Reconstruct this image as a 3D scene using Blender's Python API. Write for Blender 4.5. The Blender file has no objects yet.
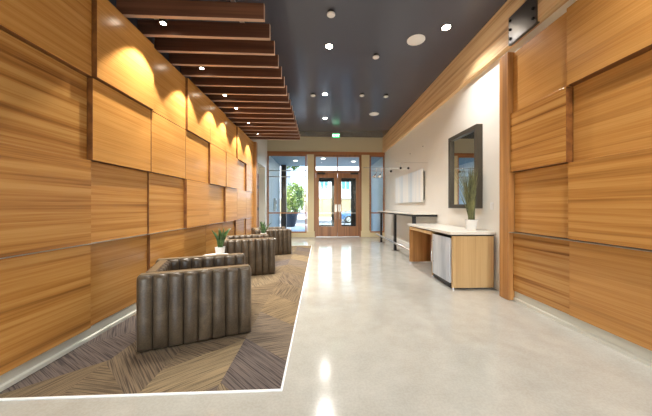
import bpy, bmesh, math, random
from mathutils import Vector, Matrix
random.seed(7)
PI = math.pi
S = bpy.context.scene
C = S.collection

# ------------------------------------------------------------------ materials
def srgb(r, g, b):
    f = lambda v: (v/255/12.92) if v/255 <= .04045 else ((v/255+.055)/1.055)**2.4
    return (f(r), f(g), f(b), 1)

def mat(name, col, rough=.5, metal=0, spec=.5, emit=None, estr=0, trans=0, coat=0):
    m = bpy.data.materials.new(name); m.use_nodes = True
    b = m.node_tree.nodes['Principled BSDF']
    b.inputs['Base Color'].default_value = col
    b.inputs['Roughness'].default_value = rough
    b.inputs['Metallic'].default_value = metal
    b.inputs['Specular IOR Level'].default_value = spec
    b.inputs['Transmission Weight'].default_value = trans
    b.inputs['Coat Weight'].default_value = coat
    if emit:
        b.inputs['Emission Color'].default_value = emit
        b.inputs['Emission Strength'].default_value = estr
    return m

def N(m, t, **kw):
    n = m.node_tree.nodes.new(t)
    for k, v in kw.items(): setattr(n, k, v)
    return n
def L(m, a, b): m.node_tree.links.new(a, b)
def ramp(m, fac, stops):
    r = N(m, 'ShaderNodeValToRGB')
    e = r.color_ramp.elements
    while len(e) < len(stops): e.new(.5)
    for i, (p, c) in enumerate(stops): e[i].position = p; e[i].color = c
    L(m, fac, r.inputs[0]); return r.outputs[0]
def coords(m, scale, off=True, kind='Object'):
    tc = N(m, 'ShaderNodeTexCoord')
    src = tc.outputs[kind]
    if off:
        oi = N(m, 'ShaderNodeObjectInfo')
        mu = N(m, 'ShaderNodeMath', operation='MULTIPLY'); mu.inputs[1].default_value = 37
        L(m, oi.outputs['Random'], mu.inputs[0])
        ad = N(m, 'ShaderNodeVectorMath', operation='ADD')
        L(m, src, ad.inputs[0]); L(m, mu.outputs[0], ad.inputs[1]); src = ad.outputs[0]
    mp = N(m, 'ShaderNodeMapping'); mp.inputs['Scale'].default_value = scale
    L(m, src, mp.inputs['Vector']); return mp.outputs[0]
def noise(m, vec, scale, detail=4, rough=.55, dist=0):
    n = N(m, 'ShaderNodeTexNoise'); n.inputs['Scale'].default_value = scale
    n.inputs['Detail'].default_value = detail; n.inputs['Roughness'].default_value = rough
    n.inputs['Distortion'].default_value = dist
    L(m, vec, n.inputs['Vector']); return n.outputs['Fac']
def mixc(m, fac, a, b, bt='MIX'):
    n = N(m, 'ShaderNodeMix', data_type='RGBA', blend_type=bt)
    for s, v in ((n.inputs[0], fac), (n.inputs[6], a), (n.inputs[7], b)):
        if hasattr(v, 'is_linked') or isinstance(v, bpy.types.NodeSocket): L(m, v, s)
        else: s.default_value = v
    return n.outputs[2]
def math_(m, op, a, b=None):
    n = N(m, 'ShaderNodeMath', operation=op)
    for s, v in ((n.inputs[0], a), (n.inputs[1], b)):
        if v is None: continue
        if isinstance(v, bpy.types.NodeSocket): L(m, v, s)
        else: s.default_value = v
    return n.outputs[0]
def bump(m, h, strength=.2, dist=.01):
    n = N(m, 'ShaderNodeBump'); n.inputs['Strength'].default_value = strength; n.inputs['Distance'].default_value = dist
    L(m, h, n.inputs['Height']); L(m, n.outputs[0], m.node_tree.nodes['Principled BSDF'].inputs['Normal'])
def base(m): return m.node_tree.nodes['Principled BSDF'].inputs['Base Color']

def wood(name, light, mid, dark, grain_axis='Y', rough=.33, use_color=False, fine=1.0):
    """long streaks run along grain_axis; with use_color the object's colour carries (streak contrast, tone)"""
    m = mat(name, mid, rough)
    a = {'X': (.5, 9, 9), 'Y': (9, .5, 9), 'Z': (9, 9, .5)}[grain_axis]
    v = coords(m, tuple(x*fine if x > 1 else .32 for x in a))
    n1 = noise(m, v, 1.0, 6, .6, .25)
    v2 = coords(m, tuple(x*fine*5 if x > 1 else 1.1 for x in a))
    n2 = noise(m, v2, 1.0, 3, .6)
    c1 = ramp(m, n1, [(.32, dark), (.46, mid), (.60, light)])
    c2 = ramp(m, n2, [(.22, mid), (.78, light)])
    if use_color:
        oi = N(m, 'ShaderNodeObjectInfo')
        sp = N(m, 'ShaderNodeSeparateColor'); L(m, oi.outputs['Color'], sp.inputs[0])
        col = mixc(m, sp.outputs[0], c2, c1)
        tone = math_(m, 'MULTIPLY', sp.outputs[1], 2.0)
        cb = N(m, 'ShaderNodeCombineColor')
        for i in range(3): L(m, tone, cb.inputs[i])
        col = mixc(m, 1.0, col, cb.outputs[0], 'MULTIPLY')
    else:
        col = mixc(m, .6, c2, c1)
    L(m, col, base(m))
    bump(m, n2, .04, .002)
    return m

M = {}
M['panel'] = wood('honey_veneer', srgb(210,158,90), srgb(182,124,60), srgb(112,68,33), 'Y', .25, True, 1.9)
M['panel_edge'] = wood('panel_edge_shaded', srgb(150,98,50), srgb(116,70,34), srgb(84,46,22), 'Y', .4)
M['post'] = wood('post_timber', srgb(206,154,94), srgb(168,114,62), srgb(108,64,32), 'Z', .4)
M['slat'] = wood('dark_slat_timber', srgb(128,84,60), srgb(86,52,36), srgb(40,24,17), 'X', .45, False, 1.6)
M['beam'] = wood('glulam', srgb(246,218,172), srgb(228,186,134), srgb(150,98,58), 'Y', .5, False, 2.0)
M['doorwood'] = wood('door_timber', srgb(166,114,72), srgb(138,90,54), srgb(98,60,36), 'Z', .35, False, 1.5)
M['headwood'] = wood('header_timber', srgb(186,130,86), srgb(162,106,66), srgb(128,80,48), 'X', .4)
M['deskwood'] = wood('oak_veneer', srgb(212,180,130), srgb(198,162,112), srgb(178,140,92), 'Z', .42, False, 2.2)
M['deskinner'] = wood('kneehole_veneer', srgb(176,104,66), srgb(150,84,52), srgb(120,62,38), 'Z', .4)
M['cream'] = mat('cream_plaster', srgb(240,237,229), .6, spec=.3)
M['gloss_white'] = mat('satin_white_wall', srgb(240,238,230), .25)
M['endwall'] = mat('khaki_plaster', srgb(204,196,168), .7, spec=.3)
M['column'] = mat('sand_paint', srgb(222,208,170), .6, spec=.3)
M['white'] = mat('white_paint', srgb(246,246,245), .4)
M['darkpaint'] = mat('charcoal_ceiling_paint', srgb(80,83,96), .25, spec=.6)
M['base'] = mat('grey_base', srgb(212,210,196), .5)
M['alu'] = mat('brushed_aluminium', srgb(200,200,198), .3, 1)
M['chrome'] = mat('chrome', srgb(225,225,225), .12, 1)
M['black'] = mat('black_steel', srgb(26,26,28), .4)
M['plate'] = mat('blackened_plate', srgb(112,108,106), .3, .9)
M['bolt'] = mat('bolt_steel', srgb(30,28,28), .4, .6)
M['darkframe'] = mat('bronze_frame', srgb(84,78,68), .35, .3)
M['mirror'] = mat('mirror_glass', srgb(235,238,240), .02, 1)
M['soil'] = mat('soil', srgb(58,44,32), .95)
M['potwhite'] = mat('glazed_white', srgb(240,240,238), .25)
M['dark_alu'] = mat('dark_door_frame', srgb(48,46,46), .4, .2)
M['sand_white'] = mat('quartz_white', srgb(236,232,222), .25)
M['edge'] = mat('pale_slat_strip', srgb(196,166,146), .5)
M['inset'] = mat('shadow_gap', srgb(60,52,46), .7)

# thin architectural glass
def glass(name, tint, gloss=.1):
    m = bpy.data.materials.new(name); m.use_nodes = True
    nt = m.node_tree; nt.nodes.clear()
    o = N(m, 'ShaderNodeOutputMaterial'); t = N(m, 'ShaderNodeBsdfTransparent'); g = N(m, 'ShaderNodeBsdfGlossy')
    t.inputs[0].default_value = tint; g.inputs['Roughness'].default_value = .01
    mx = N(m, 'ShaderNodeMixShader'); fr = N(m, 'ShaderNodeFresnel'); fr.inputs[0].default_value = 1.35
    L(m, fr.outputs[0], mx.inputs[0]); L(m, t.outputs[0], mx.inputs[1]); L(m, g.outputs[0], mx.inputs[2]); L(m, mx.outputs[0], o.inputs[0])
    return m
M['glass'] = glass('clear_glass', (.93, .97, .97, 1))

# steel with soft vertical smears
m = M['steel'] = mat('stainless', srgb(220,228,236), .35, .35)
v = coords(m, (4, 4, .8)); L(m, ramp(m, noise(m, v, 1.2, 3), [(.3, srgb(170,180,192)), (.7, srgb(228,232,238))]), base(m))

# polished concrete
m = M['floor'] = mat('polished_concrete', srgb(206,200,184), .12, spec=.75)
v = coords(m, (1, 1, 1), False)
n1 = noise(m, v, .7, 5, .6, .6); n2 = noise(m, v, 5, 6, .6); n3 = noise(m, v, 60, 2)
c = ramp(m, n1, [(.3, srgb(170,168,157)), (.7, srgb(197,195,185))])
c = mixc(m, .25, c, ramp(m, n2, [(.3, srgb(152,147,135)), (.65, srgb(196,193,184))]))
c = mixc(m, .08, c, ramp(m, n3, [(.45, srgb(130,126,116)), (.55, srgb(200,197,188))]))
L(m, c, base(m))
L(m, ramp(m, n1, [(.3, (.09,.09,.09,1)), (.7, (.16,.16,.16,1))]), m.node_tree.nodes['Principled BSDF'].inputs['Roughness'])

# plank carpet: skewed plank cells, each with its own tone and its own stripe direction
m = M['carpet'] = mat('plank_carpet', srgb(140,115,85), .95, spec=.1)
tc = N(m, 'ShaderNodeTexCoord')
sep = N(m, 'ShaderNodeSeparateXYZ'); L(m, tc.outputs['Object'], sep.inputs[0])
x, y = sep.outputs[0], sep.outputs[1]
col_i = math_(m, 'FLOOR', math_(m, 'DIVIDE', math_(m, 'ADD', x, 9.2), .50))
par = math_(m, 'ABSOLUTE', math_(m, 'MODULO', col_i, 2.0))
sgn = math_(m, 'SUBTRACT', math_(m, 'MULTIPLY', par, 2.0), 1.0)
yy = math_(m, 'ADD', y, math_(m, 'MULTIPLY', math_(m, 'MULTIPLY', x, sgn), .9))
row_i = math_(m, 'FLOOR', math_(m, 'DIVIDE', yy, .62))
cb = N(m, 'ShaderNodeCombineXYZ'); L(m, col_i, cb.inputs[0]); L(m, row_i, cb.inputs[1])
wn = N(m, 'ShaderNodeTexWhiteNoise'); wn.noise_dimensions = '2D'; L(m, cb.outputs[0], wn.inputs['Vector'])
rnd = wn.outputs['Value']
ang = math_(m, 'MULTIPLY', wn.outputs['Value'], 37.0)
ca, sa = math_(m, 'COSINE', ang), math_(m, 'SINE', ang)
u = math_(m, 'ADD', math_(m, 'MULTIPLY', x, ca), math_(m, 'MULTIPLY', y, sa))
w = math_(m, 'SUBTRACT', math_(m, 'MULTIPLY', y, ca), math_(m, 'MULTIPLY', x, sa))
cv = N(m, 'ShaderNodeCombineXYZ'); L(m, math_(m, 'MULTIPLY', u, 2.5), cv.inputs[0]); L(m, math_(m, 'MULTIPLY', w, 105.0), cv.inputs[1])
st = noise(m, cv.outputs[0], 1.0, 2, .6, .3)
tonec = ramp(m, rnd, [(0, srgb(144,124,94)), (.28, srgb(126,110,88)), (.45, srgb(98,90,90)), (.6, srgb(148,130,100)), (.72, srgb(102,94,92)), (.85, srgb(124,108,86))])
lines = ramp(m, st, [(.38, (.32,.31,.36,1)), (.50, (.88,.88,.88,1)), (.62, (1.15,1.1,1.04,1))])
c = mixc(m, .85, tonec, lines, 'MULTIPLY')
fz = noise(m, tc.outputs['Object'], 160, 2)
c = mixc(m, .3, c, ramp(m, fz, [(.3, (.55,.55,.55,1)), (.7, (1.2,1.2,1.2,1))]), 'MULTIPLY')
L(m, c, base(m)); bump(m, fz, .5, .004)

# leather
m = M['leather'] = mat('taupe_leather', srgb(96,82,64), .33, spec=.5)
v = coords(m, (1, 1, 1)); n1 = noise(m, v, 5, 5, .65, .5); n2 = noise(m, v, 90, 3)
L(m, mixc(m, .2, ramp(m, n1, [(.3, srgb(60,48,36)), (.55, srgb(80,67,51)), (.75, srgb(110,94,74))]), ramp(m, n2, [(.4, srgb(60,50,40)), (.6, srgb(112,98,80))])), base(m))
bump(m, n2, .15, .002)
M['seam'] = mat('seam_crease_shade', srgb(44,34,26), .5)  # dark colour stands in for shade in the channel creases
M['piping'] = mat('leather_welt', srgb(120,102,76), .4)

m = M['leaf'] = mat('snake_leaf', srgb(58,92,52), .4)
v = coords(m, (3, 3, 30)); L(m, ramp(m, noise(m, v, 1, 3), [(.35, srgb(34,64,36)), (.65, srgb(96,130,76))]), base(m))
m = M['grass'] = mat('grass_blade', srgb(96,104,70), .5)
v = coords(m, (20, 20, 2)); L(m, ramp(m, noise(m, v, 1, 3), [(.3, srgb(66,74,60)), (.7, srgb(150,152,100))]), base(m))
m = M['tree'] = mat('tree_leaves', srgb(110,150,70), .6)
v = coords(m, (1, 1, 1)); L(m, ramp(m, noise(m, v, 2, 3), [(.35, srgb(48,78,36)), (.65, srgb(128,148,66))]), base(m))
M['bark'] = mat('bark', srgb(92,76,60), .9)
m = M['paving'] = mat('pale_paving', srgb(222,220,214), .8)
v = coords(m, (1, 1, 1), False); L(m, ramp(m, noise(m, v, 1.5, 4), [(.3, srgb(186,185,180)), (.7, srgb(206,204,200))]), base(m))
M['road'] = mat('asphalt', srgb(96,98,100), .9)
M['bluewall'] = mat('blue_grey_cladding', srgb(186,192,192), .5)
M['soffit'] = mat('soffit_paint', srgb(128,150,160), .5)
M['facade'] = mat('facade_render', srgb(186,188,192), .8)
M['tan'] = mat('tan_masonry', srgb(132,118,92), .85)
M['winglass'] = mat('teal_window', srgb(60,112,122), .3, spec=.4)
M['carblue'] = mat('car_paint', srgb(74,112,150), .25, coat=.6)
M['rubber'] = mat('rubber', srgb(24,24,25), .8)
M['planter'] = mat('planter_glaze', srgb(26,38,50), .35)
M['lamp'] = mat('lit_lens', (1,1,1,1), .3, emit=(1,.9,.74,1), estr=25)
M['soffit_lamp'] = mat('soffit_lens', (1,1,1,1), .3, emit=(1,.9,.75,1), estr=3)
M['exit_green'] = mat('exit_face', srgb(60,190,120), .4, emit=srgb(60,210,130), estr=1.2)
M['exit_white'] = mat('exit_letters', (1,1,1,1), .4, emit=(.8,1,.9,1), estr=2.5)
m = M['art'] = mat('frosted_art', srgb(226,232,238), .3)
v = coords(m, (1, 2.2, .12), False); L(m, ramp(m, noise(m, v, 1.6, 2), [(.34, srgb(214,226,236)), (.5, srgb(236,240,243)), (.64, srgb(248,246,242))]), base(m))

# ------------------------------------------------------------------ mesh helpers
class MB:
    def __init__(s): s.bm = bmesh.new()
    def box(s, x0, x1, y0, y1, z0, z1, rot=None):
        vs = [s.bm.verts.new((x, y, z)) for x in (x0, x1) for y in (y0, y1) for z in (z0, z1)]
        if rot:
            for v in vs: v.co = rot @ v.co
        for f in ((0,1,3,2), (4,6,7,5), (0,4,5,1), (2,3,7,6), (0,2,6,4), (1,5,7,3)):
            s.bm.faces.new([vs[i] for i in f])
        return s
    def lathe(s, prof, cx=0, cy=0, n=24, square=False):
        rings = []
        for r, z in prof:
            ring = []
            for k in range(n):
                a = 2*PI*k/n + (PI/n if square else 0)
                ring.append(s.bm.verts.new((cx+r*math.cos(a), cy+r*math.sin(a), z)))
            rings.append(ring)
        for a, b in zip(rings, rings[1:]):
            for k in range(n): s.bm.faces.new((a[k], a[(k+1) % n], b[(k+1) % n], b[k]))
        s.bm.faces.new(rings[0][::-1]); s.bm.faces.new(rings[-1])
        return s
    def tube(s, pts, r, n=8, close=False):
        pts = [Vector(p) for p in pts]; rings = []
        for i, p in enumerate(pts):
            if close: d = pts[(i+1) % len(pts)]-pts[i-1]
            else: d = pts[min(i+1, len(pts)-1)]-pts[max(i-1, 0)]
            d.normalize()
            up = Vector((0,0,1)) if abs(d.z) < .9 else Vector((1,0,0))
            a = d.cross(up).normalized(); b = d.cross(a)
            rr = r[i] if isinstance(r, (list, tuple)) else r
            rings.append([s.bm.verts.new(p+a*rr*math.cos(2*PI*k/n)+b*rr*math.sin(2*PI*k/n)) for k in range(n)])
        pr = list(zip(rings, rings[1:]))
        if close: pr.append((rings[-1], rings[0]))
        for a, b in pr:
            for k in range(n): s.bm.faces.new((a[k], a[(k+1) % n], b[(k+1) % n], b[k]))
        if not close: s.bm.faces.new(rings[0][::-1]); s.bm.faces.new(rings[-1])
        return s
    def sphere(s, c, r, sub=2, sc=(1,1,1)):
        g = bmesh.ops.create_icosphere(s.bm, subdivisions=sub, radius=r)
        for v in g['verts']: v.co = Vector((v.co.x*sc[0], v.co.y*sc[1], v.co.z*sc[2]))+Vector(c)
        return s
    def prism(s, pts, axis, a, b):
        """2-D outline extruded between a and b along axis ('x' outline is (y,z), 'y' outline is (x,z))"""
        f = (lambda p, t: (t, p[0], p[1])) if axis == 'x' else (lambda p, t: (p[0], t, p[1]))
        A = [s.bm.verts.new(f(p, a)) for p in pts]; B = [s.bm.verts.new(f(p, b)) for p in pts]
        s.bm.faces.new(A); s.bm.faces.new(B[::-1])
        for i in range(len(pts)):
            j = (i+1) % len(pts); s.bm.faces.new((A[i], B[i], B[j], A[j]))
        return s
    def build(s, name, m, parent=None, bevel=0, smooth=False, origin=None):
        bmesh.ops.recalc_face_normals(s.bm, faces=s.bm.faces)
        if origin:
            for v in s.bm.verts: v.co -= Vector(origin)
        me = bpy.data.meshes.new(name); s.bm.to_mesh(me); s.bm.free()
        me.materials.append(M[m] if isinstance(m, str) else m)
        o = bpy.data.objects.new(name, me); C.objects.link(o)
        if origin: o.location = origin
        if parent: o.parent = parent
        if smooth:
            for p in me.polygons: p.use_smooth = True
        if bevel:
            b = o.modifiers.new('bevel', 'BEVEL'); b.width = bevel; b.segments = 2; b.limit_method = 'ANGLE'
        return o

def box(*a): return MB().box(*a)
def tag(o, label, cat, group=None):
    o['label'] = label; o['category'] = cat
    if group: o['group'] = group
    return o
def thing(name, label, cat, loc=(0,0,0), rz=0, group=None):
    o = bpy.data.objects.new(name, None); C.objects.link(o); o.location = loc; o.rotation_euler = (0,0,rz)
    o.empty_display_size = .1
    return tag(o, label, cat, group)
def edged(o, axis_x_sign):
    # veneered face keeps the face wood, the edges have their shade painted in as darker wood
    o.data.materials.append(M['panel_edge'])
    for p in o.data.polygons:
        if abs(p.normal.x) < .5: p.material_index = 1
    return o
def struct(o): o['kind'] = 'structure'; return o
def copy_tree(o, parent=None):
    kids = list(o.children)
    c = o.copy(); C.objects.link(c)
    if parent: c.parent = parent
    for k in kids: copy_tree(k, c)
    return c
ORD = 'nearest second third fourth fifth sixth seventh eighth ninth tenth eleventh twelfth thirteenth fourteenth fifteenth sixteenth farthest'.split()

# ------------------------------------------------------------------ shell
WL, WR, YE, YB, ZC = -2.20, 2.66, 10.6, -6.0, 4.08
struct(box(WL-.4, WR+.2, YB, YE+.08, -.12, 0).build('floor', 'floor'))
struct(box(WL-.4, WR+.2, YB, YE+.2, ZC, ZC+.15).build('ceiling', 'darkpaint'))
struct(box(WL-.4, WL, YB, 8.42, 3.26, ZC).build('wall_left_upper', 'darkpaint'))
struct(box(WL-.4, WL, YB, 8.42, 0, 3.26).build('wall_left', 'cream'))
wl = MB()                        # left wall, with a door niche cut out beyond the panelling
wl.box(WL-.4, -2.12, 8.42, YE, 2.75, ZC).box(WL-.4, WL-.16, 8.42, YE, 0, 2.75)
wl.box(WL-.16, -2.12, 10.2, YE, 0, 2.75)
struct(wl.build('wall_left_far', 'gloss_white'))
struct(box(WR, WR+.2, YB, YE+.2, 0, ZC).build('wall_right', 'cream'))
struct(box(-2.12, WR, YE, YE+.15, 3.46, ZC).build('wall_end', 'endwall'))
wb = MB().box(WL, WR, YB, YB+.15, 3.5, ZC).box(WL, WR, YB, YB+.15, 0, .25).box(WL, -1.9, YB, YB+.15, .25, 3.5).box(2.36, WR, YB, YB+.15, .25, 3.5)
struct(wb.build('wall_back', 'cream'))
w = struct(box(-1.9, 2.36, YB+.05, YB+.1, .25, .33).box(-1.9, 2.36, YB+.05, YB+.1, 3.42, 3.5).box(-1.9, -1.82, YB+.05, YB+.1, .25, 3.5)
           .box(2.28, 2.36, YB+.05, YB+.1, .25, 3.5).box(.19, .27, YB+.05, YB+.1, .25, 3.5).build('fill_window', 'dark_alu'))  # unseen window added behind the camera to let in daylight fill
# stepped grey bases under the panelling, cream base of the plaster wall
struct(MB().prism([(WL,0), (-2.135,0), (-2.135,.035), (-2.15,.045), (-2.15,.125), (WL,.125)], 'y', YB, 8.36).build('baseboard_left', 'base'))
struct(MB().prism([(WR,0), (2.565,0), (2.565,.035), (2.58,.045), (2.58,.13), (WR,.13)], 'y', YB+.15, 3.33).build('baseboard_right', 'base'))
struct(box(WR-.015, WR, 3.53, YE, 0, .14).build('baseboard_far', 'cream', bevel=.004))
# thin metal reveals on top of the lowest row of panels
struct(box(-2.16, -2.095, 1.68, 8.34, .903, .909).build('trim_1', 'alu'))
struct(box(2.5, 2.6, 1.72, 3.33, .903, .909).build('trim_2', 'alu'))

# ------------------------------------------------------------------ wood wall panels
colsL = [1.68, 2.50, 3.33, 4.155, 4.98, 5.80, 6.60, 7.40, 8.20]
rowsZ = [.128, .906, 1.675, 2.44, 3.255]
lev = {3: [1,2,1.2,2,2,1.3,2,1.8], 2: [0,1.1,1.2,1.2,2,2.2,1,2], 1: [.9,.1,.5,1.6,.8,1.8,1.8,1.8], 0: [.8,.1,.8,.1,.1,.1,1.0,1.6]}
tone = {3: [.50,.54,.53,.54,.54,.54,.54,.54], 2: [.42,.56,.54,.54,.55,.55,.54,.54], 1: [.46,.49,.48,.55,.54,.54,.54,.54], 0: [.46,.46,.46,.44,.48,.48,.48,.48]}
cont = {3: [.6,.15,.15,.15,.2,.2,.2,.2], 2: [.95,.15,.15,.2,.2,.2,.2,.2], 1: [.8,.7,.6,.3,.3,.3,.3,.3], 0: [.7,.5,.5,.4,.4,.4,.4,.4]}
rowname = ['bottom row', 'second row up', 'third row up', 'top row']
G = 'wood veneer panels covering the walls'
for r in range(4):
    for c_ in range(8):
        y0, y1 = colsL[c_]+.003, colsL[c_+1]-.003
        z0, z1 = rowsZ[r]+.003, rowsZ[r+1]-.003
        xf = -2.14+.042*lev[r][c_]
        o = box(WL+.003, xf, y0, y1, z0, z1).build('veneer_panel', 'panel', origin=(xf, (y0+y1)/2, (z0+z1)/2), bevel=.0025)
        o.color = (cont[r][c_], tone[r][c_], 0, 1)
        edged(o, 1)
        tag(o, 'honey wood veneer panel on left wall, %s, %s the camera' % (rowname[r], ORD[c_]+' from' if c_ else 'nearest'), 'wall panel', G)
colsR = [1.72, 2.545, 3.33]
rowsR = [.132, .912, 1.70, 2.48, 3.275]
levR = {3: [1.9,1.0], 2: [.2,1.9], 1: [1.5,.5], 0: [1.2,1.0]}
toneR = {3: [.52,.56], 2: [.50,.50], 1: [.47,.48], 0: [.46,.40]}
contR = {3: [.25,.2], 2: [.35,.75], 1: [.6,.6], 0: [.35,1.0]}
for r in range(4):
    for c_ in range(2):
        y0, y1 = colsR[c_]+.003, colsR[c_+1]-.003
        z0, z1 = rowsR[r]+.003, rowsR[r+1]-.003
        xf = 2.60-.042*levR[r][c_]
        o = box(xf, WR-.003, y0, y1, z0, z1).build('veneer_panel', 'panel', origin=(xf, (y0+y1)/2, (z0+z1)/2), bevel=.0025)
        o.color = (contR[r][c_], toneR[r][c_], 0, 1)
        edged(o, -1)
        tag(o, 'honey wood veneer panel on right wall, %s, %s' % (rowname[r], ['nearer the camera', 'beside the upright post'][c_]), 'wall panel', G)
o = box(2.49, WR-.016, 3.335, 3.50, .004, 3.30).build('wood_post', 'post', bevel=.006, origin=(2.57, 3.43, .02))
tag(o, 'upright timber post ending the panelling on right wall, beside the light switch', 'post')
o = box(WL+.003, -1.99, 8.23, 8.40, 0, 3.27).build('wood_post', 'post', bevel=.006, origin=(-2.1, 8.3, 0))
tag(o, 'upright timber post ending the panelling on left wall, near the side door', 'post')

# ------------------------------------------------------------------ beam and plate
be = thing('timber_beam', 'long pale laminated timber beam along top of right wall under the dark ceiling', 'beam', (2.6, 4.5, 3.455))
bm_ = MB()
bm_.box(2.575, WR, -2, YE, 3.455, ZC).build('lamination', 'beam', be, origin=None).location = (0,0,0)
be.children[0].matrix_parent_inverse = be.matrix_world.inverted()
def keep(o, p):    # parent o to p, its mesh staying where it stands
    o.parent = p; o.matrix_parent_inverse = Matrix.Translation(p.location).inverted() if not p.rotation_euler.z else (Matrix.Translation(p.location) @ Matrix.Rotation(p.rotation_euler.z, 4, 'Z')).inverted()
    return o
keep(be.children[0], be)
pl = keep(box(2.555, 2.575, 2.956, 3.411, 3.44, 3.80).box(2.555, 2.60, 2.956, 3.411, 3.425, 3.44).build('steel_plate', 'plate', bevel=.003), be)
pl['label'] = 'dark bolted steel plate'
for yy_ in (2.995, 3.372):
    for zz in (3.50, 3.62, 3.74):
        b = MB().lathe([(.019, 0), (.019, .012), (.012, .02)], n=6)
        b = b.build('bolt', 'bolt', pl); b.rotation_euler = (0, -PI/2, 0); b.location = (2.555, yy_, zz)

# ------------------------------------------------------------------ slatted ceiling
SX0, SX1, SZ = -2.17, -.615, 3.30
for i in range(17):
    y0 = 2.90+.322*i
    o = box(SX0, SX1, y0-.02, y0+.02, SZ, SZ+.175).build('ceiling_slat', 'slat', bevel=.002, origin=((SX0+SX1)/2, y0, SZ))
    e = MB().box(-(SX1-SX0)/2, (SX1-SX0)/2+.004, -.021, .021, -.005, .0).box((SX1-SX0)/2, (SX1-SX0)/2+.004, -.021, .021, 0, .175).build('pale_strip', 'edge', o); e['label'] = 'pale strip on lower and open edges'  # pale strip runs below the slat and over its open end
    tag(o, 'dark stained timber slat hung above the chairs, %s the camera' % (ORD[i]+' one from' if i else 'the one nearest'), 'ceiling slat', 'dark slats over the seating')
for x in (-1.95, -.95):
    t = thing('hanging_rail', 'steel rail carrying the dark slats, %s' % ('close to left wall' if x < -1.5 else 'near the open slat ends'), 'rail', (x, 5.3, 3.475))
    keep(box(x-.02, x+.02, 2.6, 8.0, 3.475, 3.52).build('rail', 'alu'), t)
    for k in range(4):
        yk = 2.95+1.6*k
        keep(MB().tube([(x, yk, 3.52), (x, yk, ZC)], .008).build('hanger_rod', 'black'), t)
t0 = None
for i, y0 in enumerate((3.06, 4.03, 4.99, 5.64, 6.61, 7.57)):
    lb = 'small lit wall-washing spotlight between the dark slats, %s the camera' % (ORD[i]+' one from' if i else 'the one nearest')
    if t0 is None:
        t0 = t = thing('slat_spotlight', lb, 'spotlight', (-1.79, y0, 3.34), 0, 'spotlights among the slats')
        MB().lathe([(.035, 0), (.04, .005), (.04, .11), (.02, .12)], n=20).build('housing', 'black', t, smooth=True)
        MB().lathe([(.028, -.003), (.028, .002)], n=20).build('lens', 'lamp', t)
        MB().tube([(0, 0, .12), (0, 0, ZC-3.34)], .008).build('stem', 'black', t)
    else:
        t = copy_tree(t0); t.location = (-1.79, y0, 3.34); t['label'] = lb

# ------------------------------------------------------------------ ceiling fittings
dl = None
for x, y, lb in ((.16, 4.59, 'lit round downlight in dark ceiling, nearest of the row down the middle'),
                 (.126, 6.55, 'lit round downlight in dark ceiling, middle of the row down the middle'),
                 (.16, 8.33, 'lit round downlight in dark ceiling, last one before the exit sign'),
                 (1.99, 4.01, 'lit round downlight in dark ceiling, close to the timber beam on the right'),
                 (.16, 1.3, 'added fill downlight in dark ceiling, out of view above the camera'),  # this and the next three are unseen, added as fill light
                 (1.99, 1.3, 'added fill downlight in dark ceiling, out of view right of the camera'),
                 (.16, -2.0, 'added fill downlight in dark ceiling, unseen behind the camera'),
                 (1.99, -2.0, 'added fill downlight in dark ceiling, unseen behind the camera at the right')):
    if dl is None:
        dl = t = thing('ceiling_downlight', lb, 'downlight', (x, y, ZC), 0, 'lit downlights')
        MB().lathe([(.085, -.006), (.085, 0), (.06, .0)][::-1], n=28).build('trim_ring', 'black', t)
        MB().lathe([(.06, -.012), (.06, -.004)], n=28).build('lens', 'lamp', t)
    else:
        t = copy_tree(dl); t.location = (x, y, ZC); t['label'] = lb
sd = None
for x, y, lb in ((.16, 3.78, 'small unlit can light in front of the nearest lit downlight'),
                 (1.046, 4.82, 'small unlit can light beside the nearer round ceiling speaker'),
                 (1.057, 6.51, 'small unlit can light on dark ceiling, left of a matching pair'),
                 (1.676, 6.54, 'small unlit can light on dark ceiling, right of a matching pair'),
                 (-.176, 6.57, 'small unlit can light just left of a lit downlight')):
    if sd is None:
        sd = t = thing('ceiling_can_light', lb, 'can light', (x, y, ZC), 0, 'small unlit can lights')
        MB().lathe([(.050, -.035), (.050, 0)], n=24).build('housing', 'black', t, smooth=False)
        MB().lathe([(.054, -.052), (.060, -.048), (.060, -.034)], n=24).build('lens', 'white', t)
    else:
        t = copy_tree(sd); t.location = (x, y, ZC); t['label'] = lb
sp = None
for x, y, lb in ((1.632, 4.35, 'large round white speaker grille set in dark ceiling, the nearer one'),
                 (1.654, 7.90, 'round white speaker grille set in dark ceiling, the farther one')):
    if sp is None:
        sp = t = thing('ceiling_speaker', lb, 'speaker', (x, y, ZC), 0, 'ceiling speakers')
        MB().lathe([(.135, -.006), (.14, -.010), (.15, -.006), (.15, 0)], n=40).build('bezel', 'white', t)
        MB().lathe([(.133, -.009), (.133, -.003)], n=40).build('grille', 'white', t)
    else:
        t = copy_tree(sp); t.location = (x, y, ZC); t['label'] = lb

# exit sign
t = thing('exit_sign', 'green lit EXIT sign hanging from dark ceiling above the doors', 'exit sign', (.585, 9.5, 3.75)); t.scale = (.8, .8, .8)
box(-.17, .17, -.03, .03, 0, .20).build('housing', 'dark_alu', t, bevel=.004)
box(-.16, .16, -.034, -.029, .01, .19).build('face_panel', 'exit_green', t)
MB().tube([(0, 0, .2), (0, 0, (ZC-3.75)/.8)], .008).build('stem', 'black', t)
cu = bpy.data.curves.new('exit_letters', 'FONT'); cu.body = 'EXIT'; cu.size = .16; cu.align_x = 'CENTER'; cu.align_y = 'CENTER'; cu.extrude = .002
tmp = bpy.data.objects.new('tmp', cu); C.objects.link(tmp)
me = bpy.data.meshes.new_from_object(tmp); bpy.data.objects.remove(tmp)
me.materials.clear(); me.materials.append(M['exit_white'])
lt = bpy.data.objects.new('letters', me); C.objects.link(lt); lt.parent = t; lt.location = (0, -.036, .1); lt.rotation_euler = (PI/2, 0, 0)

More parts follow.
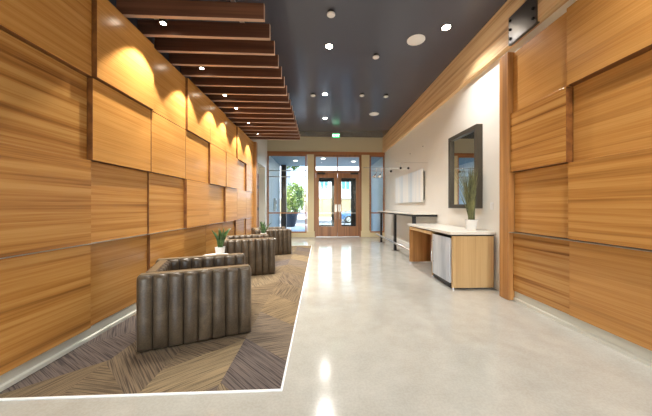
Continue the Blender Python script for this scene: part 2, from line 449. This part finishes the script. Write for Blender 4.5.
# ------------------------------------------------------------------ storefront
struct(box(-2.12, WR, YE-.03, YE+.12, 3.35, 3.47).build('trim_3', 'headwood', bevel=.005))
for nm, x0, x1 in (('trim_4', -.515, -.245), ('trim_5', 1.70, 2.015)):
    struct(box(x0, x1, YE-.06, YE+.15, 0, 3.35).box(x0-.03, x1+.03, YE-.09, YE+.15, 0, .24).build(nm, 'column', bevel=.005))
def sidelight(nm, x0, x1):
    w = MB().box(x0, x0+.05, YE, YE+.08, .17, 3.35).box(x1-.05, x1, YE, YE+.08, .17, 3.35).box(x0+.05, x1-.05, YE, YE+.08, 3.29, 3.35).box(x0+.05, x1-.05, YE, YE+.08, .17, .22)
    w = struct(w.build(nm, 'headwood', bevel=.004))
    for z, mm, h in ((2.70, 'bluewall', .018), (2.45, 'bluewall', .018), (.98, 'headwood', .025)):
        box(x0+.05, x1-.05, YE+.01, YE+.06, z-h, z+h).build('crossbar', mm, w)
    box(x0+.05, x1-.05, YE+.03, YE+.038, .22, 3.29).build('glass_pane', 'glass', w)
    struct(box(x0, x1, YE-.05, YE+.15, 0, .17).build('trim_6' if x0 < 0 else 'trim_7', 'column', bevel=.004))
sidelight('window_1', -2.12, -.545)
sidelight('window_2', 2.045, 2.655)
# double door
df = struct(MB().box(-.245, -.17, YE-.02, YE+.12, 0, 3.35).box(1.61, 1.70, YE-.02, YE+.12, 0, 3.35).box(-.17, 1.61, YE-.02, YE+.12, 3.27, 3.35)
            .box(-.17, 1.61, YE-.02, YE+.12, 2.62, 2.71).box(.70, .735, YE-.02, YE+.12, 2.71, 3.27).build('door_1', 'doorwood', bevel=.004))
box(-.17, 1.61, YE+.04, YE+.048, 2.71, 3.27).build('transom_glass', 'glass', df)
box(-.17, 1.61, YE-.02, YE+.12, 0, .012).build('threshold', 'alu', df)
def leaf_(x0, x1, gx0, gx1, hx, cx):
    o = MB().box(x0, gx0, YE, YE+.05, .02, 2.61).box(gx1, x1, YE, YE+.05, .02, 2.61).box(gx0, gx1, YE, YE+.05, 2.41, 2.61).box(gx0, gx1, YE, YE+.05, .02, .43)
    o = o.build('door_leaf', 'doorwood', df, bevel=.004)
    box(gx0, gx1, YE+.02, YE+.028, .43, 2.41).build('glass_pane', 'glass', o)
    box(gx0, gx1, YE+.01, YE+.045, .965, .985).build('crossbar', 'alu', o)
    h = MB().tube([(hx, YE, .72), (hx, YE-.06, .72), (hx, YE-.07, .74), (hx, YE-.07, 1.28), (hx, YE-.06, 1.30), (hx, YE, 1.30)], .013, 10).build('pull_handle', 'chrome', o, smooth=True)
    box(hx-.045, hx+.045, YE-.006, YE, 1.02, 1.32).build('push_plate', 'alu', o)
    box(cx-.16, cx+.16, YE-.07, YE, 2.55, 2.62).build('door_closer', 'black', o, bevel=.006)
leaf_(-.165, .713, -.04, .575, .645, .05)
leaf_(.722, 1.605, .878, 1.475, .80, 1.4)

# side door in the niche of the left wall
d2 = struct(MB().box(-2.36, -2.27, 8.80, 8.88, 0, 2.45).box(-2.36, -2.27, 9.72, 9.80, 0, 2.45).box(-2.36, -2.27, 8.88, 9.72, 2.37, 2.45).build('door_2', 'doorwood', bevel=.004))
box(-2.355, -2.30, 8.885, 9.715, .01, 2.365).build('door_leaf', 'cream', d2, bevel=.003)
for z in (.3, 1.1, 1.9): box(-2.30, -2.265, 9.68, 9.73, z, z+.12).build('hinge', 'black', d2)
MB().tube([(-2.30, 8.97, 1.02), (-2.24, 8.97, 1.02), (-2.24, 9.09, 1.02)], .010, 8).build('door_handle', 'black', d2, smooth=True)

# ------------------------------------------------------------------ carpet
ca_ = thing('carpet', 'brown and grey patterned plank carpet inset in polished floor under the chairs', 'carpet', (0, 0, 0))
box(-2.133, -.268, 1.785, 8.28, 0, .007).build('carpet_pile', 'carpet', ca_)
MB().box(-2.133, -.254, 1.770, 1.786, 0, .0075).box(-.268, -.254, 1.786, 8.28, 0, .0075).box(-2.133, -.254, 8.28, 8.294, 0, .0075).build('edge_strip', 'white', ca_)

# ------------------------------------------------------------------ club chairs
def channel_slab(Lx, T, z0, z1, nch, prof_n=10, amp=.036, steps=14):
    """channelled upholstered slab, long axis x, thickness along y"""
    bm = bmesh.new(); rings = []
    xs = []
    for c in range(nch):
        for k in range(steps):
            xs.append((c + k/steps)/nch)
    xs.append(1.0)
    for u in xs:
        ph = (u*nch) % 1.0
        r = max(0.0, 1-abs(2*ph-1)**2.2)**.5 if 0 < u < 1 else 0
        dx = min(u, 1-u)*Lx
        endr = min(1, dx/.03); endf = math.sqrt(max(0, 1-(1-endr)**2))
        half = (T/2-.034)*(.72+.28*endf)
        ztop = z1 - .010*(1-r) - .02*(1-endf)
        ring = []
        def pt(side, z, f):
            return (Lx*(u-.5), side*(half + amp*r*f), z)
        zz = [z0, z0+.02] + [z0+.02+(ztop-z0-.06)*k/6 for k in range(1, 7)]
        ff = [.4, .9] + [1, 1, 1, 1, 1, .95]
        for z, f in zip(zz, ff): ring.append(pt(-1, z, f))
        ring.append(pt(-1, ztop-.018, .75)); ring.append((Lx*(u-.5), -(half-.004), ztop-.003))
        ring.append((Lx*(u-.5), -(half-.014), ztop+.001)); ring.append((Lx*(u-.5), half-.014, ztop+.001))
        ring.append((Lx*(u-.5), half-.004, ztop-.003)); ring.append(pt(1, ztop-.018, .75))
        for z, f in list(zip(zz, ff))[::-1]: ring.append(pt(1, z, f))
        rings.append([bm.verts.new(p) for p in ring])
    n = len(rings[0])
    for a, b in zip(rings, rings[1:]):
        for k in range(n): bm.faces.new((a[k], a[(k+1) % n], b[(k+1) % n], b[k]))
    bm.faces.new(rings[0][::-1]); bm.faces.new(rings[-1])
    mb = MB(); mb.bm.free(); mb.bm = bm
    return mb
CL, CW, CT, CH = .935, .84, .145, .655
def make_chair(label, loc, rz):
    t = thing('club_chair', label, 'armchair', loc, rz, 'channelled leather club chairs')
    for s in (-1, 1):
        a = channel_slab(CL, CT, .010, CH, 8).build('armrest', 'leather', t, smooth=True); a.location = (0, s*(CW/2-CT/2), 0)
        sm = MB()
        for q in range(1, 8):
            for sd_ in (-1, 1):
                xq = CL*(q/8-.5); yq = sd_*(CT/2-.026); sm.tube([(xq, yq, .012), (xq, yq, CH-.03), (xq, yq*.85, CH-.012)], .0045, 6)
        sm.build('crease_shade', 'seam', a, smooth=True)  # dark tubes paint crease shade between the channels
        box(-CL/2+.02, CL/2-.02, -.038, .038, CH-.012, CH+.004).build('top_band', 'piping', a, bevel=.004)
    b = channel_slab(CW-2*CT+.05, CT, .010, CH-.003, 6).build('backrest', 'leather', t, smooth=True)
    b.location = (-CL/2+CT/2+.012, 0, 0); b.rotation_euler = (0, 0, PI/2)
    sm = MB(); BL = CW-2*CT+.05
    for q in range(1, 6):
        for sd_ in (-1, 1):
            xq = BL*(q/6-.5); yq = sd_*(CT/2-.026); sm.tube([(xq, yq, .012), (xq, yq, CH-.033), (xq, yq*.85, CH-.015)], .0045, 6)
    sm.build('crease_shade', 'seam', b, smooth=True)  # same painted crease shade on the backrest
    bt = box(-CW/2+CT, CW/2-CT, -.035, .035, CH-.012, CH+.001).build('top_band', 'piping', b, bevel=.004)
    sx0, sx1, sy = -CL/2+CT+.01, CL/2-.03, CW/2-CT-.004
    box(sx0, sx1, -sy, sy, .10, .27).build('seat_frame', 'leather', t, bevel=.02, smooth=True)
    c = box(sx0, sx1+.015, -sy, sy, .272, .42).build('seat_cushion', 'leather', t, bevel=.04, smooth=True); c.modifiers[0].segments = 4
    return t
ch = make_chair('brown channel-tufted leather club chair nearest the camera', (-1.25, 2.80, .008), math.radians(20.5))
for lb, loc, a in (('brown channel-tufted leather club chair in the middle of the row', (-1.40, 5.06, .008), 20),
                   ('brown channel-tufted leather club chair farthest back, near the glass storefront', (-1.31, 7.02, .008), 20)):
    k = copy_tree(ch); k.location = loc; k.rotation_euler = (0, 0, math.radians(a)); k['label'] = lb

# side tables with snake plants
def blade(mb, base_, h, lean, az, w, seg=7, fold=.25, twist=0):
    bx, by, bz = base_; prev = None
    for i in range(seg+1):
        f = i/seg
        r = lean*f**1.7*h
        px, py, pz = bx+r*math.cos(az), by+r*math.sin(az), bz+h*f*(1-.25*lean*f)
        ww = w*(math.sin(PI*min(1, .18+.82*f))**.6 if f < 1 else .02)
        a2 = az+PI/2+twist*f
        dx, dy = math.cos(a2)*ww/2, math.sin(a2)*ww/2
        ox, oy = math.cos(az)*ww*fold, math.sin(az)*ww*fold
        cur = [mb.bm.verts.new((px-dx, py-dy, pz)), mb.bm.verts.new((px+ox, py+oy, pz)), mb.bm.verts.new((px+dx, py+dy, pz)), mb.bm.verts.new((px+ox*1.5-0*dx, py+oy*1.5, pz-.001))]
        if prev:
            for k in range(4): mb.bm.faces.new((prev[k], prev[(k+1) % 4], cur[(k+1) % 4], cur[k]))
        prev = cur
    mb.bm.faces.new(prev)
def side_plant(loc, label, seed):
    rnd_ = random.Random(seed)
    t = thing('potted_snake_plant', label, 'potted plant', loc)
    MB().lathe([(.058, 0), (.062, .005), (.080, .115), (.083, .13), (.074, .13), (.070, .112)], n=4, square=True).build('pot', 'potwhite', t, bevel=.006)
    MB().lathe([(.066, .10), (.066, .114)], n=4, square=True).build('soil', 'soil', t)
    mb = MB()
    for i in range(15):
        az = i*2.4+rnd_.uniform(-.3, .3); r = rnd_.uniform(.0, .035)
        blade(mb, (r*math.cos(az), r*math.sin(az), .11), rnd_.uniform(.18, .34), rnd_.uniform(.12, .55), az, rnd_.uniform(.042, .06), twist=.5)
    mb.build('foliage', 'leaf', t, smooth=True)
def side_table(loc, label):
    t = thing('side_table', label, 'side table', loc, 0, 'small white side tables')
    MB().lathe([(.215, .475), (.22, .48), (.22, .495), (.215, .50)], n=40).build('tabletop', 'white', t)
    MB().tube([(0, 0, .02), (0, 0, .475)], .02, 16).build('pedestal', 'chrome', t, smooth=True)
    MB().lathe([(.15, 0), (.15, .012), (.03, .022)], n=32).build('base', 'chrome', t)
side_table((-1.56, 3.98, .009), 'small round white side table between nearest and middle club chairs')
side_plant((-1.505, 4.0, .509), 'snake plant in square white pot behind the nearest club chair', 3)
side_table((-1.24, 6.0, .009), 'small round white side table between middle and farthest club chairs')
side_plant((-1.29, 6.02, .509), 'snake plant in square white pot just before the farthest club chair', 5)

# ------------------------------------------------------------------ reception counter with fridge
t = thing('counter_desk', 'light oak counter desk with white top standing against right wall', 'desk', (2.3, 4.75, 0))
P = lambda o: keep(o, t)
P(box(1.95, WR-.016, 3.79, 5.72, .822, .865).build('countertop', 'sand_white', bevel=.004))
P(box(2.0, WR-.016, 3.83, 5.68, .80, .822).build('shadow_gap', 'inset'))
P(box(1.985, 2.62, 3.80, 3.84, .025, .80).build('end_panel', 'deskwood', bevel=.002))
P(box(1.985, 2.62, 5.66, 5.70, .025, .80).build('end_panel', 'post', bevel=.002))
P(box(1.985, 2.62, 4.50, 4.53, .025, .80).build('divider_panel', 'deskwood', bevel=.002))
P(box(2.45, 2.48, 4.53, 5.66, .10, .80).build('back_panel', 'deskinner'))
P(box(1.97, 1.99, 4.53, 5.66, .745, .80).build('apron', 'deskwood', bevel=.002))
for x in (2.0, 2.57):
    for y in (3.82, 4.515, 5.68): P(MB().lathe([(.014, 0), (.014, .026)], x, y, 12).build('foot', 'chrome'))
t = thing('mini_fridge', 'stainless steel undercounter fridge built into the oak counter desk', 'fridge', (2.25, 4.17, 0))
P = lambda o: keep(o, t)
P(box(2.01, 2.58, 3.86, 4.48, .03, .77).build('cabinet', 'black'))
d = P(box(1.97, 2.02, 3.865, 4.475, .085, .765).build('door', 'steel', bevel=.006))
P(MB().tube([(1.972, 4.43, .30), (1.935, 4.43, .30), (1.935, 4.43, .66), (1.972, 4.43, .66)], .009, 8).build('handle', 'chrome', smooth=True))
P(box(1.985, 2.0, 3.87, 4.47, .03, .08).build('kick_grille', 'black'))
for y in (3.9, 4.44): P(MB().lathe([(.02, 0), (.02, .03)], 2.1, y, 12).build('foot', 'black'))

# grass plant on counter
t = thing('potted_grass_plant', 'tall grassy plant in white pot on the oak counter below the mirror', 'potted plant', (2.45, 4.10, .865))
MB().lathe([(.066, 0), (.07, .004), (.092, .165), (.094, .17), (.087, .17), (.083, .14)], n=32).build('pot', 'potwhite', t, smooth=False)
MB().lathe([(.074, .13), (.074, .145)], n=32).build('soil', 'soil', t)
mb = MB(); rr = random.Random(11)
for i in range(230):
    az = rr.uniform(0, 2*PI); r = rr.uniform(0, .05)
    h = rr.uniform(.4, .95); ln = rr.uniform(.02, .36)
    if i in (3, 9, 30, 41, 52): az = rr.uniform(-2.2, -1.7); ln = .55; h = .75
    if i in (14, 21, 25): az = rr.uniform(1.6, 2.2); ln = .5
    if math.cos(az) > 0: ln = min(ln, .05)
    blade(mb, (r*math.cos(az), r*math.sin(az), .14), h, ln, az, rr.uniform(.009, .014), seg=6, fold=.15, twist=rr.uniform(-.6, .6))
mb.build('foliage', 'grass', t)

# mirror, switch
t = thing('wall_mirror', 'large dark framed rectangular mirror hung on right wall above the counter', 'mirror', (WR, 4.62, 1.22))
P = lambda o: keep(o, t)
mx0, my0, my1, mz0, mz1, fw = 2.555, 4.13, 5.07, 1.215, 2.60, .07
P(MB().box(mx0, WR, my0, my0+fw, mz0, mz1).box(mx0, WR, my1-fw, my1, mz0, mz1).box(mx0, WR, my0+fw, my1-fw, mz0, mz0+fw).box(mx0, WR, my0+fw, my1-fw, mz1-fw, mz1).build('frame', 'darkframe', bevel=.004))
P(box(2.60, 2.61, my0+fw, my1-fw, mz0+fw, mz1-fw).build('mirror_glass', 'mirror'))
t = thing('light_switch', 'white light switch on cream wall between mirror and timber post', 'light switch', (WR, 3.90, 1.25))
P = lambda o: keep(o, t)
P(box(WR-.006, WR, 3.862, 3.938, 1.195, 1.31).build('cover_plate', 'white', bevel=.002))
P(box(WR-.010, WR-.006, 3.885, 3.915, 1.22, 1.285).build('rocker', 'white'))

# ------------------------------------------------------------------ bar ledge
t = thing('bar_ledge', 'long narrow white bar ledge on black legs with chrome foot rail', 'bar counter', (2.4, 7.5, 0))
P = lambda o: keep(o, t)
P(box(2.08, WR, 5.75, 9.40, 1.062, 1.085).build('countertop', 'sand_white', bevel=.003))
P(box(2.12, WR, 5.77, 9.38, 1.015, 1.062).build('support_frame', 'black'))
for y in (5.83, 7.33, 9.0):
    P(box(2.11, 2.17, y-.05, y+.05, 0, 1.015).build('leg', 'black', bevel=.003))
    P(box(2.04, 2.26, y-.045, y+.045, 0, .008).build('foot_plate', 'black'))
    P(box(2.06, 2.13, y-.012, y+.012, .215, .24).build('bracket', 'black'))
P(MB().tube([(2.06, 5.77, .24), (2.06, 9.45, .24)], .028, 14).build('foot_rail', 'alu', smooth=True))

# wall art and its clamp lights
t = thing('wall_art', 'pale frosted panel artwork with soft vertical blue bands on right wall', 'artwork', (WR, 7.6, 1.36))
P = lambda o: keep(o, t)
P(box(2.575, 2.60, 6.43, 8.76, 1.36, 2.205).build('panel', 'art', bevel=.003))
P(box(2.60, WR, 6.50, 8.69, 1.42, 2.14).build('backing_frame', 'darkframe'))
t = thing('wall_rod_light', 'slim chrome rods with black knobs and small lamps projecting from right wall', 'wall light', (WR, 6.3, 2.3))
P = lambda o: keep(o, t)
P(MB().tube([(WR, 6.30, 2.325), (1.86, 6.30, 2.325)], .006, 8).build('rod', 'chrome'))
P(MB().tube([(1.98, 6.30, 2.325), (1.98, 6.30, 2.19)], .005, 8).build('stem', 'chrome'))
P(MB().tube([(2.20, 6.30, 2.19), (1.05, 6.30, 2.19)], .006, 8).build('rod', 'chrome'))
for x, z in ((1.98, 2.19), (2.17, 2.19), (1.74, 2.11)):
    P(MB().sphere((x, 6.30, z), .030).build('knob', 'black', smooth=True))
P(MB().tube([(1.74, 6.30, 2.19), (1.74, 6.30, 2.11)], .004, 6).build('stem', 'chrome'))
for x in (1.38, 1.50):
    P(MB().tube([(x, 6.30, 2.19), (x, 6.30, 2.06)], .004, 6).build('stem', 'chrome'))
    P(MB().tube([(x, 6.30, 2.08), (x-.02, 6.30, 2.02), (x-.06, 6.30, 1.96)], [.012, .025, .04], 14).build('lamp_head', 'chrome', smooth=True))
for i, (y, z) in enumerate(((6.6, 2.80), (7.55, 2.80))):
    o = MB().sphere((WR, y, z), .014).build('wall_pin', 'bolt')
    tag(o, 'tiny dark pin in cream wall above the artwork, %s one' % ('nearer' if i == 0 else 'farther'), 'pin', 'pins above the artwork')

# ------------------------------------------------------------------ outside
GZ = -.03
struct(box(-30, 30, YE+.08, 19, GZ-.1, GZ).build('floor_outside', 'paving'))
struct(box(-30, 30, 19, 26, GZ-.22, GZ-.12).build('street', 'road'))
struct(box(-30, 30, 26, 60, GZ-.1, GZ).build('far_sidewalk', 'paving'))
ci = struct(box(-4.5, 5, YE+.2, 14.0, 3.40, 3.60).build('ceiling_canopy', 'soffit'))
struct(box(-2.5, -2.12, YE+.15, 13.9, GZ, 3.40).build('wall_outside_left', 'bluewall'))
struct(box(2.72, 3.0, YE+.2, 13.9, GZ, 3.40).build('wall_outside_right', 'bluewall'))
for x0, x1, lb in ((-2.02, -1.76, 'dark square canopy post outside the left window'), (2.42, 2.62, 'dark square canopy post outside the right window')):
    o = box(x0, x1, 13.6, 13.85, GZ, 3.40).build('canopy_post', 'dark_alu', bevel=.006, origin=((x0+x1)/2, 13.7, GZ)); tag(o, lb, 'post')
for x, y, lb in ((-1.15, 12.3, 'lit recessed light in canopy outside the left window'), (.14, 11.7, 'lit recessed light in canopy above the left door leaf'), (1.6, 12.4, 'lit recessed light in canopy above the right door leaf')):
    o = MB().lathe([(.10, -.015), (.10, 0)], n=24).build('canopy_light', 'soffit_lamp'); o.location = (x, y, 3.40); tag(o, lb, 'downlight', 'canopy lights')
# dark outer door frame
t = thing('outer_door_frame', 'dark metal door frame standing outside beyond the wooden doors', 'door frame', (.8, 12.6, GZ))
P = lambda o: keep(o, t)
for x0, x1 in ((-.22, -.09), (.56, 1.04), (1.50, 1.78)):
    P(box(x0, x1, 12.56, 12.64, GZ, 2.62).build('upright', 'dark_alu', bevel=.004))
for x0, x1 in ((-.09, .56), (1.04, 1.50)):
    P(box(x0, x1, 12.56, 12.64, 2.44, 2.62).build('top_rail', 'dark_alu'))
    P(box(x0, x1, 12.56, 12.64, GZ, .37).build('bottom_rail', 'dark_alu'))
    P(box(x0, x1, 12.595, 12.605, .37, 2.44).build('glass_pane', 'glass'))
# intercom
t = thing('wall_intercom', 'white intercom unit on blue-grey wall outside the left window', 'intercom', (-2.12, 12.2, 1.0))
box(0, .09, -.12, .12, 0, .62).build('case', 'white', t, bevel=.015)
box(.09, .10, -.08, .08, .35, .52).build('screen', 'black', t)
box(.09, .105, -.05, .05, .12, .25).build('keypad', 'alu', t)
# planter with shrub
t = thing('planter', 'large dark blue glazed planter with low foliage outside the left window', 'planter', (-1.90, 16.4, GZ)); t.scale = (1.05, 1.05, 1.0)
MB().lathe([(.26, 0), (.32, .04), (.44, .45), (.48, .78), (.50, .84), (.45, .84), (.42, .76)], n=36).build('pot', 'planter', t, smooth=True)
MB().lathe([(.42, .74), (.42, .78)], n=36).build('soil', 'soil', t)
mb = MB(); rr = random.Random(2)
for i in range(90):
    az = rr.uniform(0, 2*PI); r = rr.uniform(0, .33)
    blade(mb, (r*math.cos(az), r*math.sin(az), .77), rr.uniform(.12, .26), rr.uniform(.3, .8), az, .05, seg=4)
mb.build('foliage', 'tree', t)
# trees
def tree(x, y, h, cr, label, seed, zc=None, vr=None, xo=0):
    zc = zc or h*.62; vr = vr or h*.40
    rr = random.Random(seed)
    t = thing('street_tree', label, 'tree', (x, y, GZ))
    MB().tube([(0,0,0), (.03,.02,h*.3), (0,.05,h*.6)], [.11, .09, .05], 10).build('trunk', 'bark', t, smooth=True)
    mb = MB()
    for i in range(1500):
        a, b = rr.uniform(0, 2*PI), math.acos(rr.uniform(-1, 1)); r = cr*rr.uniform(.45, 1)**.6*(1+.18*math.sin(3*a)*math.sin(2*b))
        p = Vector((xo+r*math.sin(b)*math.cos(a), r*math.sin(b)*math.sin(a), zc+r*math.cos(b)*(vr/cr)))
        d1 = Vector((rr.uniform(-1,1), rr.uniform(-1,1), rr.uniform(-1,1))).normalized(); d2 = d1.orthogonal().normalized(); s = rr.uniform(.08, .16)
        v = [mb.bm.verts.new(p+d1*s), mb.bm.verts.new(p+d2*s*.6), mb.bm.verts.new(p-d1*s), mb.bm.verts.new(p-d2*s*.6)]
        mb.bm.faces.new(v)
    mb.build('foliage', 'tree', t)
tree(-2.3, 24, 3.4, .95, 'round yellow-green tree beyond the planter outside the left window', 1)
tree(-2.52, 17.6, 6.4, .95, 'taller leafy tree whose crown shows under the canopy edge', 4, 4.75, .95, .75)
tree(-5.2, 24, 4.2, 1.6, 'leafy tree at far left across the street', 6)
# buildings across the street
def building(x0, x1, y, h, label):
    t = thing('building', label, 'building', ((x0+x1)/2, y, GZ))
    P = lambda o: keep(o, t)
    P(box(x0, x1, y, y+8, 2.3, h).build('wall', 'facade'))
    P(box(x0, x1, y-.15, y+8, GZ, 2.3).build('ground_storey', 'tan'))
    P(box(x0-.2, x1+.2, y-.4, y+8.2, h, h+.3).build('roof', 'darkframe'))
    P(box(x0, x1, y-.3, y, 2.2, 2.35).build('ledge', 'bluewall'))
    n = int((x1-x0)/2.2)
    for i in range(n):
        for zz in (3.2, 6.0):
            if zz+1.6 > h: continue
            cx = x0+(i+.5)*(x1-x0)/n
            w = P(MB().box(cx-.55, cx+.55, y-.06, y, zz, zz+.08).box(cx-.55, cx+.55, y-.06, y, zz+1.62, zz+1.7).box(cx-.55, cx-.47, y-.06, y, zz+.08, zz+1.62).box(cx+.47, cx+.55, y-.06, y, zz+.08, zz+1.62).box(cx-.03, cx+.03, y-.06, y, zz+.08, zz+1.62).build('window', 'white'))
            box(cx-.47, cx+.47, y-.03, y-.005, zz+.08, zz+1.62).build('pane', 'winglass', w)
building(-14, -4.6, 33, 7.5, 'white building with teal windows across the street, at the left')
building(-.8, 9.5, 31, 8.5, 'white building over a tan ground storey, straight beyond the doors')
# car
t = thing('car', 'blue parked hatchback across the street beyond the right door leaf', 'car', (3.6, 22, GZ-.12))
body = [(-2.0,.35), (-2.05,.75), (-1.75,.92), (-1.05,.98), (-.55,1.40), (.75,1.44), (1.45,1.02), (1.95,.92), (2.05,.55), (1.95,.30), (-1.9,.30)]
MB().prism(body, 'y', -.82, .82).build('body', 'carblue', t, bevel=.08, smooth=True)
MB().prism([(-.92,1.0), (-.5,1.34), (.1,1.36), (.1,1.0)], 'y', -.835, .835).build('side_window', 'black', t)
MB().prism([(.18,1.0), (.18,1.36), (.70,1.36), (1.22,1.03)], 'y', -.835, .835).build('side_window', 'black', t)
for x in (-1.25, 1.3):
    for y in (-.76, .76):
        w = MB().lathe([(.20, -.1), (.31, -.09), (.32, 0), (.31, .09), (.20, .1)], n=24).build('wheel', 'rubber', t); w.rotation_euler = (PI/2, 0, 0); w.location = (x, y, .32)
        hb = MB().lathe([(.18, -.11), (.19, .11)], n=16).build('hubcap', 'alu', w)
# bicycle
t = thing('bicycle', 'dark bicycle parked on pale paving outside the right door leaf', 'bicycle', (1.95, 17.4, GZ))
for x in (-.52, .52):
    w = MB().tube([(x+.33*math.cos(a), 0, .34+.33*math.sin(a)) for a in [2*PI*k/28 for k in range(28)]], .018, 6, True).build('wheel', 'rubber', t)
    sp_ = MB()
    for k in range(6):
        a = PI*k/6; sp_.tube([(x+.32*math.cos(a), 0, .34+.32*math.sin(a)), (x-.32*math.cos(a), 0, .34-.32*math.sin(a))], .002, 4)
    sp_.build('spokes', 'alu', w)
MB().tube([(-.52,0,.34), (-.05,0,.30), (.38,0,.80)], .016, 8).tube([(-.52,0,.34), (-.18,0,.78), (.38,0,.80)], .014, 8).tube([(-.05,0,.30), (-.2,0,.86)], .014, 8).build('frame', 'black', t)
MB().tube([(.52,0,.34), (.36,0,.86), (.34,0,.98)], .014, 8).build('fork', 'black', t)
MB().tube([(.30,-.26,1.0), (.38,0,.99), (.30,.26,1.0)], .012, 8).build('handlebar', 'black', t)
MB().sphere((-.22, 0, .90), .1, 2, (1.2, .55, .35)).build('saddle', 'black', t, smooth=True)

# ------------------------------------------------------------------ light
w = bpy.data.worlds.new('sky'); S.world = w; w.use_nodes = True
nt = w.node_tree; bg = nt.nodes['Background']
sk = nt.nodes.new('ShaderNodeTexSky'); sk.sky_type = 'NISHITA'; sk.sun_disc = False
sk.sun_elevation = math.radians(48); sk.sun_rotation = math.radians(200); sk.air_density = 1.0; sk.dust_density = 2.0; sk.ozone_density = .6
nt.links.new(sk.outputs[0], bg.inputs[0]); bg.inputs[1].default_value = .8
def lamp(name, kind, loc, energy, col=(1,1,1), rot=(0,0,0), **kw):
    l = bpy.data.lights.new(name, kind); l.energy = energy; l.color = col
    for k, v in kw.items(): setattr(l, k, v)
    o = bpy.data.objects.new(name, l); C.objects.link(o); o.location = loc; o.rotation_euler = rot; return o
lamp('sun', 'SUN', (0, 0, 20), 3.2, (1, .96, .9), (math.radians(42), 0, math.radians(-20)), angle=.02)
for i, (x, y) in enumerate(((.16, 4.59), (.126, 6.55), (.16, 8.33), (1.99, 4.01), (.16, 1.3), (1.99, 1.3), (.16, -2), (1.99, -2))):  # last four serve the added downlights out of view
    lamp('downlight_beam', 'SPOT', (x, y, ZC-.03), (150, 270, 340, 165, 100, 175, 90, 90)[i], (1, .97, .93), (0, 0, 0), spot_size=math.radians(125), spot_blend=1, shadow_soft_size=.06)
for y0 in (3.06, 4.03, 4.99, 5.64, 6.61, 7.57):
    lamp('wall_washer', 'SPOT', (-1.79, y0, 3.33), 130, (1, .93, .82), (0, math.radians(0), 0), spot_size=math.radians(84), spot_blend=.3, shadow_soft_size=.025)

# ------------------------------------------------------------------ camera
cam = bpy.data.cameras.new('camera'); co = bpy.data.objects.new('camera', cam); C.objects.link(co); S.camera = co
F, CX, CY = 260.0, 332.6, 206.3
cam.sensor_fit = 'HORIZONTAL'; cam.sensor_width = 36; cam.lens = 36*F/652
cam.shift_x = -(CX-326)/652; cam.shift_y = (CY-208)/652
co.location = (0, 0, 1.25); co.rotation_euler = (PI/2, 0, -math.atan(12.6/F))
cam.clip_start = .05
S.view_settings.view_transform = 'Standard'; S.view_settings.look = 'None'; S.view_settings.gamma = 1; S.view_settings.use_curve_mapping = False
S.view_settings.exposure = .7
